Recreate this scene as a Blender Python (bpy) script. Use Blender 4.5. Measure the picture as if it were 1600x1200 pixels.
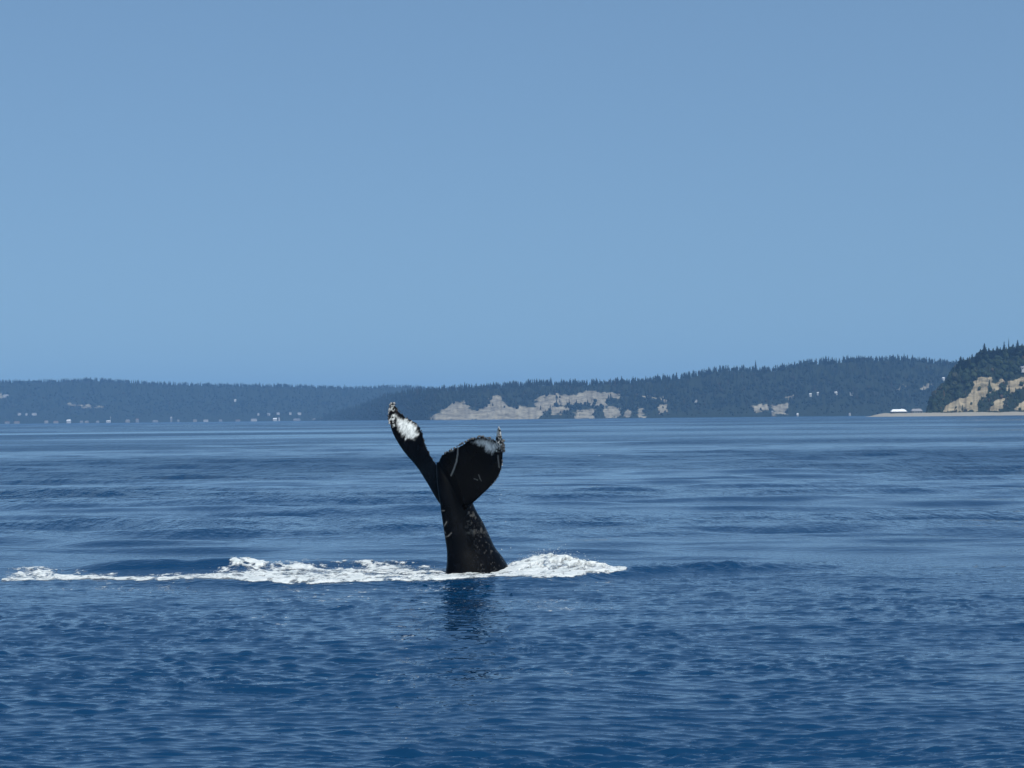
import bpy, bmesh, math, random
import numpy as np
from mathutils import Matrix, Vector

for o in list(bpy.data.objects):
    bpy.data.objects.remove(o)
sc = bpy.context.scene
COL = sc.collection
random.seed(7)
RNG = np.random.default_rng(7)

# ------------------------------------------------------------------ camera
CAM_H = 2.8
FPX = 3420.0                     # focal length in pixels of the 1600 px wide photograph
PITCH = math.atan(53.0 / FPX)
ROLL = -0.0100
cam = bpy.data.cameras.new('camera')
cam.sensor_width = 36.0
cam.lens = FPX / 1600.0 * 36.0
cam.clip_start = 0.5
cam.clip_end = 60000.0
camo = bpy.data.objects.new('camera', cam)
COL.objects.link(camo)
CROT = Matrix.Rotation(math.pi / 2 + PITCH, 4, 'X') @ Matrix.Rotation(ROLL, 4, 'Z')
camo.matrix_world = Matrix.Translation((0, 0, CAM_H)) @ CROT
sc.camera = camo
CR = np.array(CROT.to_3x3())

# ------------------------------------------------------------------ sky, sun, exposure
SUN_EL, SUN_AZ = 56.0, 150.0      # azimuth from the view direction (+Y), positive to the right
w = bpy.data.worlds.new('World')
sc.world = w
w.use_nodes = True
nt = w.node_tree
nt.nodes.clear()
sky = nt.nodes.new('ShaderNodeTexSky')
sky.sky_type = 'NISHITA'
sky.sun_disc = False
sky.sun_elevation = math.radians(SUN_EL)
sky.sun_rotation = math.radians(SUN_AZ)
sky.altitude = 0.0
sky.air_density = 1.0
sky.dust_density = 3.2
sky.ozone_density = 2.0
tc = nt.nodes.new('ShaderNodeTexCoord')
# the whole dome is sampled a little above the horizon glow: a clear summer sky without a white rim
vm = nt.nodes.new('ShaderNodeVectorMath'); vm.operation = 'MULTIPLY_ADD'
vm.inputs[1].default_value = (1, 1, 0.92)
vm.inputs[2].default_value = (0, 0, 0.145)
vn = nt.nodes.new('ShaderNodeVectorMath'); vn.operation = 'NORMALIZE'
bg = nt.nodes.new('ShaderNodeBackground')
bg.inputs['Strength'].default_value = 0.138
wo = nt.nodes.new('ShaderNodeOutputWorld')
nt.links.new(tc.outputs['Generated'], vm.inputs[0])
nt.links.new(vm.outputs[0], vn.inputs[0])
nt.links.new(vn.outputs[0], sky.inputs['Vector'])
tint = nt.nodes.new('ShaderNodeVectorMath'); tint.operation = 'MULTIPLY'
tint.inputs[1].default_value = (0.84, 1.01, 1.05)            # cool white balance of the photograph
nt.links.new(sky.outputs[0], tint.inputs[0])
nt.links.new(tint.outputs[0], bg.inputs['Color'])
nt.links.new(bg.outputs[0], wo.inputs['Surface'])

sl = bpy.data.lights.new('sun', 'SUN')
sl.energy = 3.1
sl.angle = math.radians(0.53)
sl.color = (1.0, 0.96, 0.90)
so = bpy.data.objects.new('sun', sl)
COL.objects.link(so)
el, az = math.radians(SUN_EL), math.radians(SUN_AZ)
sdir = Vector((math.sin(az) * math.cos(el), math.cos(az) * math.cos(el), math.sin(el)))
so.rotation_euler = sdir.to_track_quat('Z', 'Y').to_euler()
so.location = (20, -30, 60)

vs = sc.view_settings
vs.view_transform = 'Standard'
vs.look = 'None'
vs.exposure = 0.0
vs.gamma = 1.0
vs.use_curve_mapping = False
sc.render.engine = 'CYCLES'
sc.cycles.use_denoising = True
sc.cycles.max_bounces = 6
sc.cycles.transparent_max_bounces = 12
sc.cycles.volume_bounces = 0
sc.cycles.sample_clamp_indirect = 4.0

# ------------------------------------------------------------------ helpers
def unproj(px, py, Y):
    """point of the photograph (1600 x 1200) at world depth Y"""
    px = np.asarray(px, float); py = np.asarray(py, float); Y = np.asarray(Y, float)
    d = np.stack(np.broadcast_arrays((px - 800) / FPX, -(py - 600) / FPX, np.float64(-1.0)), -1)
    d = d @ CR.T
    t = Y / d[..., 1]
    p = d * t[..., None]
    p[..., 2] += CAM_H
    return p

def proj(P):
    P = np.asarray(P, float).copy()
    P[..., 2] -= CAM_H
    c = P @ CR
    return 800 + FPX * c[..., 0] / -c[..., 2], 600 - FPX * c[..., 1] / -c[..., 2]

def _hash(ix, iy, seed):
    h = (ix.astype(np.int64) * 374761393 + iy.astype(np.int64) * 668265263 + seed * 974634777) & 0xffffffff
    h = ((h ^ (h >> 13)) * 1274126177) & 0xffffffff
    return ((h ^ (h >> 16)) & 0xffff) / 65535.0

def vnoise(x, y, seed=0):
    x = np.asarray(x, float); y = np.asarray(y, float)
    x, y = np.broadcast_arrays(x, y)
    ix = np.floor(x); iy = np.floor(y)
    fx = x - ix; fy = y - iy
    fx = fx * fx * fx * (fx * (fx * 6 - 15) + 10); fy = fy * fy * fy * (fy * (fy * 6 - 15) + 10)
    ix = ix.astype(np.int64); iy = iy.astype(np.int64)
    a = _hash(ix, iy, seed); b = _hash(ix + 1, iy, seed)
    c = _hash(ix, iy + 1, seed); d = _hash(ix + 1, iy + 1, seed)
    return (a * (1 - fx) + b * fx) * (1 - fy) + (c * (1 - fx) + d * fx) * fy

def fbm(x, y, oct=4, seed=0, gain=0.5):
    s = 0; a = 1.0; n = 0
    for i in range(oct):
        s = s + a * vnoise(x, y, seed + i * 17)
        n += a; a *= gain; x = x * 2.03 + 5.1; y = y * 2.03 + 1.7
    return s / n

def smooth(a, b, x):
    t = np.clip((x - a) / (b - a), 0, 1)
    return t * t * (3 - 2 * t)

def mesh_np(name, V, F, mat, smooth_shade=True, parent=None):
    """V (n,3), F (m,k) arrays with a constant face size"""
    V = np.ascontiguousarray(V, np.float32); F = np.ascontiguousarray(F, np.int32)
    me = bpy.data.meshes.new(name)
    me.vertices.add(len(V)); me.vertices.foreach_set('co', V.ravel())
    k = F.shape[1]
    me.loops.add(F.size); me.loops.foreach_set('vertex_index', F.ravel())
    me.polygons.add(len(F))
    me.polygons.foreach_set('loop_start', np.arange(0, F.size, k, dtype=np.int32))
    me.polygons.foreach_set('loop_total', np.full(len(F), k, np.int32))
    me.update(calc_edges=True)
    me.polygons.foreach_set('use_smooth', np.full(len(F), smooth_shade, bool))
    if mat: me.materials.append(mat)
    o = bpy.data.objects.new(name, me)
    COL.objects.link(o)
    if parent: o.parent = parent
    return o

def fattr(o, name, vals):
    a = o.data.attributes.new(name, 'FLOAT', 'POINT')
    a.data.foreach_set('value', np.ascontiguousarray(vals, np.float32).ravel())

def grid_faces(nr, nc):
    i = np.arange(nr * nc).reshape(nr, nc)
    return np.stack([i[:-1, :-1], i[:-1, 1:], i[1:, 1:], i[1:, :-1]], -1).reshape(-1, 4)

def tag(o, label=None, cat=None, group=None, kind=None):
    if label: o['label'] = label
    if cat: o['category'] = cat
    if group: o['group'] = group
    if kind: o['kind'] = kind
    return o

def empty(name, loc, rz=0.0):
    o = bpy.data.objects.new(name, None)
    o.empty_display_size = 0.5
    COL.objects.link(o)
    o.location = loc
    o.rotation_euler = (0, 0, rz)
    return o

class N:
    """small node-graph helper"""
    def __init__(self, name):
        self.m = bpy.data.materials.new(name)
        self.m.use_nodes = True
        self.t = self.m.node_tree
        self.t.nodes.clear()
        self.out = self.t.nodes.new('ShaderNodeOutputMaterial')
    def n(self, typ, **kw):
        nd = self.t.nodes.new('ShaderNode' + typ)
        for k, v in kw.items():
            if k.startswith('i_'):
                nd.inputs[k[2:].replace('_', ' ')].default_value = v
            else:
                setattr(nd, k, v)
        return nd
    def l(self, a, b):
        self.t.links.new(a, b)
    def math(self, op, a, b=None, c=None):
        nd = self.n('Math', operation=op)
        for i, v in enumerate((a, b, c)):
            if v is None: continue
            if isinstance(v, (int, float)): nd.inputs[i].default_value = v
            else: self.l(v, nd.inputs[i])
        return nd.outputs[0]
    def mix(self, fac, a, b):
        nd = self.n('Mix', data_type='RGBA')
        for s, v in ((nd.inputs[0], fac), (nd.inputs[6], a), (nd.inputs[7], b)):
            if isinstance(v, (int, float)): s.default_value = v
            elif isinstance(v, tuple): s.default_value = (*v, 1) if len(v) == 3 else v
            else: self.l(v, s)
        return nd.outputs[2]
    def attr(self, name):
        return self.n('Attribute', attribute_name=name).outputs['Fac']
    def noise(self, scale, detail=4.0, vec=None, rough=0.5):
        nd = self.n('TexNoise'); nd.inputs['Scale'].default_value = scale
        nd.inputs['Detail'].default_value = detail; nd.inputs['Roughness'].default_value = rough
        if vec is not None: self.l(vec, nd.inputs['Vector'])
        return nd.outputs['Fac']
    def pos(self, sx=1, sy=1, sz=1):
        tcn = self.n('TexCoord')
        mp = self.n('Mapping'); mp.inputs['Scale'].default_value = (sx, sy, sz)
        self.l(tcn.outputs['Object'], mp.inputs['Vector'])
        return mp.outputs[0]

# ------------------------------------------------------------------ materials
def mat_water():
    g = N('sea_water')
    p = g.n('BsdfPrincipled')
    p.inputs['Base Color'].default_value = (0.0015, 0.030, 0.084, 1)
    p.inputs['IOR'].default_value = 1.333
    g.l(g.attr('micro_rough'), p.inputs['Roughness'])
    rip = g.attr('ripple')
    b1 = g.n('Bump'); b1.inputs['Distance'].default_value = 0.013
    b2 = g.n('Bump'); b2.inputs['Distance'].default_value = 0.006
    g.l(g.noise(4.4, 2.0, g.pos(0.6, 1.0, 1.0), 0.5), b1.inputs['Height'])
    g.l(g.noise(11.0, 1.0, g.pos(0.7, 1.0, 1.0), 0.5), b2.inputs['Height'])
    g.l(rip, b1.inputs['Strength']); g.l(rip, b2.inputs['Strength'])
    g.l(b1.outputs[0], b2.inputs['Normal'])
    # cat's-paws: groups of ripples too small to be meshed farther out
    b3 = g.n('Bump'); b3.inputs['Distance'].default_value = 1.1
    g.l(g.noise(1.5, 4.0, g.pos(0.8, 0.22, 1.0), 0.6), b3.inputs['Height'])
    g.l(g.attr('paws'), b3.inputs['Strength'])
    g.l(b2.outputs[0], b3.inputs['Normal'])
    g.l(b3.outputs[0], p.inputs['Normal'])
    g.l(p.outputs[0], g.out.inputs['Surface'])
    return g.m

def mat_foam():
    g = N('sea_foam')
    p = g.n('BsdfPrincipled')
    n1 = g.noise(9.0, 6.0, g.pos(0.45, 0.6, 2.0), 0.72)
    r = g.n('ValToRGB')
    r.color_ramp.elements[0].position = 0.34; r.color_ramp.elements[0].color = (0.52, 0.58, 0.58, 1)
    r.color_ramp.elements[1].position = 0.60; r.color_ramp.elements[1].color = (0.88, 0.90, 0.88, 1)
    g.l(n1, r.inputs[0])
    g.l(r.outputs[0], p.inputs['Base Color'])
    p.inputs['Roughness'].default_value = 0.5
    b = g.n('Bump'); b.inputs['Strength'].default_value = 0.3; b.inputs['Distance'].default_value = 0.015
    g.l(g.noise(26.0, 5.0, None, 0.7), b.inputs['Height'])
    g.l(b.outputs[0], p.inputs['Normal'])
    # froth thins out into separate bubbles: partly see-through
    th = g.math('ADD', g.attr('thick'), g.math('MULTIPLY', g.math('SUBTRACT', g.noise(30.0, 4.0, g.pos(1, 0.5, 1), 0.7), 0.5), 0.45))
    mr = g.n('MapRange', interpolation_type='SMOOTHSTEP')
    mr.inputs['From Min'].default_value = 0.08; mr.inputs['From Max'].default_value = 0.80
    g.l(th, mr.inputs['Value'])
    tr = g.n('BsdfTransparent')
    ms = g.n('MixShader')
    tl = g.n('BsdfTranslucent'); tl.inputs['Color'].default_value = (0.80, 0.84, 0.82, 1)
    m2 = g.n('MixShader'); m2.inputs[0].default_value = 0.16
    g.l(p.outputs[0], m2.inputs[1]); g.l(tl.outputs[0], m2.inputs[2])
    g.l(mr.outputs[0], ms.inputs[0]); g.l(tr.outputs[0], ms.inputs[1]); g.l(m2.outputs[0], ms.inputs[2])
    g.l(ms.outputs[0], g.out.inputs['Surface'])
    return g.m

def mat_drop():
    g = N('spray_drops')
    p = g.n('BsdfPrincipled')
    g.l(g.mix(g.noise(30.0), (0.60, 0.64, 0.66), (0.75, 0.77, 0.78)), p.inputs['Base Color'])
    p.inputs['Roughness'].default_value = 0.2
    g.l(p.outputs[0], g.out.inputs['Surface'])
    return g.m

def mat_skin():
    g = N('whale_skin')
    p = g.n('BsdfPrincipled')
    mott = g.noise(7.0, 6.0, g.pos(1, 1, 0.6), 0.7)
    mr = g.n('ValToRGB')
    mr.color_ramp.elements[0].position = 0.52; mr.color_ramp.elements[0].color = (0.0012, 0.0014, 0.0022, 1)
    mr.color_ramp.elements[1].position = 0.80; mr.color_ramp.elements[1].color = (0.006, 0.007, 0.010, 1)
    g.l(mott, mr.inputs[0])
    c1 = g.mix(g.attr('scar'), mr.outputs[0], (0.22, 0.22, 0.21))
    wn = g.noise(22.0, 4.0, g.pos(1, 1, 0.35), 0.6)
    wr_ = g.n('MapRange'); wr_.inputs['From Min'].default_value = 0.35; wr_.inputs['From Max'].default_value = 0.62
    g.l(wn, wr_.inputs['Value'])
    wc = g.mix(wr_.outputs[0], (0.38, 0.40, 0.39), (0.76, 0.78, 0.75))
    c2 = g.mix(g.attr('white'), c1, wc)
    g.l(c2, p.inputs['Base Color'])
    rr = g.n('MapRange'); rr.inputs['To Min'].default_value = 0.12; rr.inputs['To Max'].default_value = 0.42
    g.l(g.noise(5.0, 4.0), rr.inputs['Value'])
    g.l(rr.outputs[0], p.inputs['Roughness'])
    p.inputs['IOR'].default_value = 1.34
    p.inputs['Specular IOR Level'].default_value = 0.14
    b = g.n('Bump'); b.inputs['Strength'].default_value = 0.35; b.inputs['Distance'].default_value = 0.02
    g.l(g.noise(11.0, 6.0, None, 0.65), b.inputs['Height'])
    g.l(b.outputs[0], p.inputs['Normal'])
    g.l(p.outputs[0], g.out.inputs['Surface'])
    return g.m

def mat_barnacle():
    g = N('barnacle_shell')
    p = g.n('BsdfPrincipled')
    g.l(g.mix(g.attr('tone'), (0.03, 0.032, 0.035), (0.55, 0.53, 0.50)), p.inputs['Base Color'])
    p.inputs['Roughness'].default_value = 0.7
    b = g.n('Bump'); b.inputs['Strength'].default_value = 0.6; b.inputs['Distance'].default_value = 0.01
    g.l(g.noise(60.0), b.inputs['Height']); g.l(b.outputs[0], p.inputs['Normal'])
    g.l(p.outputs[0], g.out.inputs['Surface'])
    return g.m

def mat_land(name, soil_a, soil_b):
    g = N(name)
    p = g.n('BsdfPrincipled')
    veg = g.mix(g.noise(0.02, 5.0), (0.010, 0.017, 0.010), (0.023, 0.029, 0.017))
    strata = g.noise(0.05, 6.0, g.pos(0.8, 0.8, 3.0), 0.7)
    rr = g.n('ValToRGB')
    rr.color_ramp.elements[0].position = 0.34; rr.color_ramp.elements[0].color = (*soil_a, 1)
    rr.color_ramp.elements[1].position = 0.62; rr.color_ramp.elements[1].color = (*soil_b, 1)
    g.l(strata, rr.inputs[0])
    gul = g.noise(0.075, 5.0, g.pos(1.5, 1.5, 0.45), 0.65)
    gr = g.n('MapRange', interpolation_type='SMOOTHSTEP')
    gr.inputs['From Min'].default_value = 0.50; gr.inputs['From Max'].default_value = 0.66
    g.l(gul, gr.inputs['Value'])
    soil = g.mix(g.math('MULTIPLY', gr.outputs[0], 0.75), rr.outputs[0], (0.075, 0.070, 0.050))
    bn = g.math('ADD', g.attr('bare'), g.math('MULTIPLY', g.math('SUBTRACT', g.noise(0.11, 5.0, g.pos(1, 1, 1.6), 0.7), 0.5), 1.9))
    fac = g.n('MapRange', interpolation_type='SMOOTHSTEP')
    fac.inputs['From Min'].default_value = 0.40; fac.inputs['From Max'].default_value = 0.58
    g.l(bn, fac.inputs['Value'])
    g.l(g.mix(fac.outputs[0], veg, soil), p.inputs['Base Color'])
    p.inputs['Roughness'].default_value = 0.95
    p.inputs['Specular IOR Level'].default_value = 0.1
    g.l(p.outputs[0], g.out.inputs['Surface'])
    return g.m

def mat_leaf(name, ca, cb, cc):
    g = N(name)
    p = g.n('BsdfPrincipled')
    t = g.attr('tone')
    c = g.mix(t, ca, cb)
    br = g.n('MapRange'); br.inputs['From Min'].default_value = 0.86; br.inputs['From Max'].default_value = 1.0
    g.l(t, br.inputs['Value'])
    c = g.mix(br.outputs[0], c, cc)
    g.l(c, p.inputs['Base Color'])
    p.inputs['Roughness'].default_value = 0.9
    p.inputs['Specular IOR Level'].default_value = 0.1
    g.l(p.outputs[0], g.out.inputs['Surface'])
    return g.m

def mat_plain(name, ca, cb, scale=1.0, rough=0.8):
    g = N(name)
    p = g.n('BsdfPrincipled')
    g.l(g.mix(g.noise(scale, 4.0), ca, cb), p.inputs['Base Color'])
    p.inputs['Roughness'].default_value = rough
    g.l(p.outputs[0], g.out.inputs['Surface'])
    return g.m

M_WATER, M_FOAM, M_DROP, M_SKIN, M_BARN = mat_water(), mat_foam(), mat_drop(), mat_skin(), mat_barnacle()
M_LAND = mat_land('wooded_land', (0.115, 0.10, 0.077), (0.31, 0.28, 0.215))
M_LANDN = mat_land('headland_soil', (0.13, 0.105, 0.065), (0.36, 0.30, 0.20))
M_LEAF = mat_leaf('forest_leaves', (0.006, 0.012, 0.008), (0.015, 0.022, 0.013), (0.036, 0.029, 0.021))
M_LEAFN = mat_leaf('headland_leaves', (0.014, 0.026, 0.013), (0.036, 0.048, 0.023), (0.085, 0.058, 0.036))
M_TRUNK = mat_plain('tree_bark', (0.06, 0.045, 0.035), (0.12, 0.09, 0.07), 2.0)
M_SAND = mat_plain('beach_sand', (0.22, 0.20, 0.16), (0.34, 0.31, 0.25), 0.08)
M_WALLW = mat_plain('white_siding', (0.36, 0.36, 0.345), (0.46, 0.46, 0.445), 0.8)
M_WALLT = mat_plain('tan_siding', (0.20, 0.18, 0.15), (0.28, 0.25, 0.21), 0.8)
M_WALLG = mat_plain('grey_siding', (0.18, 0.19, 0.20), (0.25, 0.26, 0.27), 0.8)
M_WALLD = mat_plain('dark_siding', (0.06, 0.055, 0.05), (0.10, 0.09, 0.08), 0.8)
M_ROOFW = mat_plain('white_roof', (0.74, 0.75, 0.75), (0.84, 0.85, 0.85), 0.5)
M_ROOFG = mat_plain('grey_roof', (0.20, 0.20, 0.21), (0.30, 0.30, 0.31), 0.5)
M_ROOFR = mat_plain('brown_roof', (0.16, 0.10, 0.08), (0.22, 0.15, 0.12), 0.5)
M_GLASS = mat_plain('window_glass', (0.02, 0.03, 0.04), (0.04, 0.05, 0.06), 0.5, 0.1)

# ------------------------------------------------------------------ water
def interp(x, pts):
    a = np.array(pts, float)
    return np.interp(x, a[:, 0], a[:, 1])

PXM = FPX / 40.0                                 # pixels per metre at the whale
def px_at40(X):                                  # photograph column of a point about 40 m off
    return 800 + X * PXM

# the whale's bow ridge of churned water: crest height and distance by column
FRONT = [(-5, 39.0), (10, 38.6), (60, 38.3), (150, 38.2), (240, 38.0), (300, 37.7), (420, 37.05), (520, 36.7), (600, 36.8), (700, 37.1), (760, 37.35), (850, 36.95), (900, 37.45), (930, 37.95), (975, 38.5)]
def ridge(X, Y):
    px = px_at40(X * 40.0 / np.maximum(Y, 20))
    wob = 0.35 * (fbm(X * 0.7, X * 0 + 3.1, 3, 91) - 0.5)
    amp = 0.75 + 0.5 * fbm(X * 1.3, Y * 0.4, 3, 71)
    # leading swell in front of the foam, running on as a dark ruffled crest to the right
    h = interp(px, [(-60, 0), (0, .02), (60, .04), (240, .06), (400, .09), (690, .08), (780, .09), (860, .12), (960, .12), (1050, .13), (1150, .15), (1230, .08), (1330, .02), (1450, 0)])
    yc = interp(px, FRONT + [(1020, 38.9), (1150, 39.4), (1400, 40.2)]) + 0.30 + wob
    d = Y - yc
    h = h * (1 + smooth(880, 1000, px) * 1.3 * (fbm(X * 3.2, Y * 2.6, 4, 97, 0.6) - 0.5))
    z = h * amp * np.where(d < 0, np.exp(-(np.abs(d) / 0.55) ** 2.2), np.exp(-(np.abs(d) / 1.1) ** 2.0))
    # dark hump behind it
    h = interp(px, [(100, 0), (170, .15), (260, .20), (330, .21), (370, .20), (430, .14), (560, .11), (640, .12), (700, .04), (760, 0)])
    d = Y - interp(px, [(0, 41.3), (380, 41.4), (520, 42.0)]) - 1.2 * wob
    z = z + h * amp * np.where(d < 0, np.exp(-(np.abs(d) / 0.55) ** 2.0), np.exp(-(np.abs(d) / 0.8) ** 2.0))
    return z

def ripple_mask(X, Y):
    """1 where the wind ruffles the surface, towards 0 in slicks"""
    r = fbm(X / 26.0 + 3, Y / 34.0, 3, 5)
    band = fbm(X / 200.0, Y / 45.0 + 7, 4, 29, 0.6)
    m = smooth(0.30, 0.50, 0.45 * r + 0.55 * band)
    m = np.where(Y < 37, np.maximum(m, 0.75 + 0.25 * smooth(0.3, 0.6, r)), m)
    foot = np.exp(-((Y - 46) / 6.0) ** 4)
    m = m * (1 - 0.75 * foot * smooth(-18, -8, X - 2))
    foot2 = np.exp(-((Y - 70) / 7.0) ** 2) * smooth(0.25, 0.6, fbm(X / 9.0, Y / 8.0, 2, 44) + 0.1)
    m = m * (1 - 0.7 * foot2)
    for yb, wb, sd in ((51, 6, 1), (69, 6, 2), (96, 5, 3), (133, 11, 4), (192, 22, 5), (270, 18, 9), (355, 40, 6), (532, 60, 7), (850, 110, 8)):
        sel = np.abs(Y - yb) < 2.6 * wb + 0.06 * yb
        if not sel.any(): continue
        Xs = X[sel]
        yc = yb * (1 + 0.10 * (fbm(Xs / (yb * 0.30), Xs * 0 + sd, 3, 300 + sd) - 0.5))
        on = smooth(0.30, 0.52, fbm(Xs / (yb * 0.45) + 4 * sd, Xs * 0 + 0.5, 2, 330 + sd))
        m[sel] *= 1 - 0.95 * on * np.exp(-((Y[sel] - yc) / wb) ** 2)
    return np.clip(m, 0.05, 1)

WAVES = []
_r = np.random.default_rng(11)
for i in range(160):                             # wind ripples
    lam = math.exp(_r.normal(math.log(0.175), 0.50))
    lam = min(max(lam, 0.08), 1.2)
    th = _r.normal(0.10, 0.30)
    slope = 0.0300 * _r.uniform(0.6, 1.4) * (0.45 / max(lam, 0.45)) ** 0.7
    WAVES.append((lam, th, slope * lam / (2 * math.pi), _r.uniform(0, 6.28), 1))
for i in range(26):                              # low rolling waves
    lam = math.exp(_r.uniform(math.log(1.4), math.log(9.0)))
    th = _r.normal(-0.05, 0.38)
    WAVES.append((lam, th, 0.0019 * lam ** 0.85 * _r.uniform(0.5, 1.5), _r.uniform(0, 6.28), 0))
for i in range(10):                              # long wakes of distant ships
    lam = math.exp(_r.uniform(math.log(14.0), math.log(60.0)))
    th = _r.normal(0.02, 0.16)
    WAVES.append((lam, th, 0.0016 * lam ** 0.9, _r.uniform(0, 6.28), 2))

def water_height(X, Y, DY):
    """DY: local mesh spacing, waves it cannot carry fade out"""
    wx = X + 0.55 * (fbm(X * 0.45, Y * 0.45, 2, 3) - 0.5) * 2
    wy = Y + 0.55 * (fbm(X * 0.45 + 9, Y * 0.45, 2, 4) - 0.5) * 2
    rm = ripple_mask(X, Y)
    gust = 0.60 + 0.85 * smooth(0.25, 0.75, fbm(X * 0.35, Y * 0.28, 3, 15))
    far2 = smooth(30, 90, Y)
    roll = 0.9 + 1.3 * smooth(40, 47, Y)
    z = np.zeros_like(X); chop = np.zeros_like(X)
    for lam, th, a, ph, kind in WAVES:
        k = 2 * math.pi / lam
        if kind == 1:
            sel = DY < lam / 2.2
            if not sel.any(): continue
            fade = np.clip((lam / 2.2 - DY[sel]) / (lam / 5.0), 0, 1)
            A = a * fade
            arg = k * (wx[sel] * math.sin(th) + wy[sel] * math.cos(th)) + ph
            s = np.sin(arg)
            chop[sel] += A * (s + 0.32 * np.sin(2 * arg))
        else:
            sel = DY < lam / 2.0
            fade = np.clip((lam / 2.0 - DY[sel]) / (lam / 5.0), 0, 1)
            A = a * fade * (far2[sel] if kind == 2 else roll[sel])
            arg = k * (wx[sel] * math.sin(th) + wy[sel] * math.cos(th)) + ph
            z[sel] += A * np.sin(arg)
    # wavelets stand up as separate crests on a flatter surface
    sg = math.sqrt(sum(w_[2] ** 2 * 0.55 for w_ in WAVES if w_[4] == 1))
    gq = chop / sg
    z = z + sg * rm * gust * (0.40 * gq + 0.95 * np.log1p(np.exp(np.clip((gq - 0.35) * 4, -30, 30))) / 4)
    return z + ridge(X, Y)

def build_water():
    # rows: fine near, coarser with distance
    q = 0.66
    y0, y1, nr = 13.0, 11500.0, 1250
    t = np.linspace(y0 ** -q, y1 ** -q, nr)
    ys = t ** (-1 / q)
    back = np.array([-2000, -900, -300, -100, -40, -15, -5, 0, 4, 7, 9, 10.5, 11.5, 12.3])
    Yr = np.concatenate([back, ys, [11900]])
    u = np.linspace(-1, 1, 720)
    side = np.array([1.03, 1.08, 1.2, 1.5, 2.2, 4, 9, 25])
    U = np.concatenate([-side[::-1], u, side])
    W = 0.275 * np.maximum(Yr, 13.0) + 1.6
    X = np.clip(U[None, :] * W[:, None], -14000 - 30 * np.abs(U)[None, :], 14000 + 30 * np.abs(U)[None, :])
    Y = np.repeat(Yr[:, None], len(U), 1)
    dy = np.gradient(Yr)
    dx = (W * 2 / 720)
    DY = np.repeat(np.maximum(dy, dx)[:, None], len(U), 1)
    core = np.abs(U) <= 1.05
    DYm = np.where(core[None, :], DY, 50.0)
    DYm = np.where(Y < 12.9, 50.0, DYm)
    Z = water_height(X, Y, DYm)
    V = np.stack([X, Y, Z], -1).reshape(-1, 3)
    o = mesh_np('sea_water', V, grid_faces(len(Yr), len(U)), M_WATER)
    rm = ripple_mask(X, Y)
    far = smooth(25, 160, Y)
    fattr(o, 'ripple', (0.25 + 0.75 * rm) * (1 + 1.6 * smooth(20, 36, Y)))
    fattr(o, 'paws', smooth(38, 75, Y) * rm * 0.75)
    # ripples too small for the mesh and the relief at that distance become micro roughness
    fattr(o, 'micro_rough', 0.008 + rm * (0.005 + 0.20 * far) + 0.04 * far)
    tag(o, kind='structure')
    return o
build_water()

# ------------------------------------------------------------------ land
def inpoly(px, py, poly):
    r = np.zeros(px.shape, bool)
    n = len(poly)
    for i in range(n):
        x1, y1 = poly[i]; x2, y2 = poly[(i + 1) % n]
        if y1 == y2: continue
        c = ((y1 > py) != (y2 > py)) & (px < (x2 - x1) * (py - y1) / (y2 - y1) + x1)
        r ^= c
    return r

def seg_dist(px, py, pts):
    d = np.full(px.shape, 1e9)
    for (x1, y1), (x2, y2) in zip(pts[:-1], pts[1:]):
        vx, vy = x2 - x1, y2 - y1
        t = np.clip(((px - x1) * vx + (py - y1) * vy) / (vx * vx + vy * vy + 1e-9), 0, 1)
        d = np.minimum(d, np.hypot(px - x1 - t * vx, py - y1 - t * vy))
    return d

def poly_sd(px, py, poly):
    ins = inpoly(px, py, poly)
    d = seg_dist(px, py, list(poly) + [poly[0]])
    return np.where(ins, d, -d)

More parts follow.
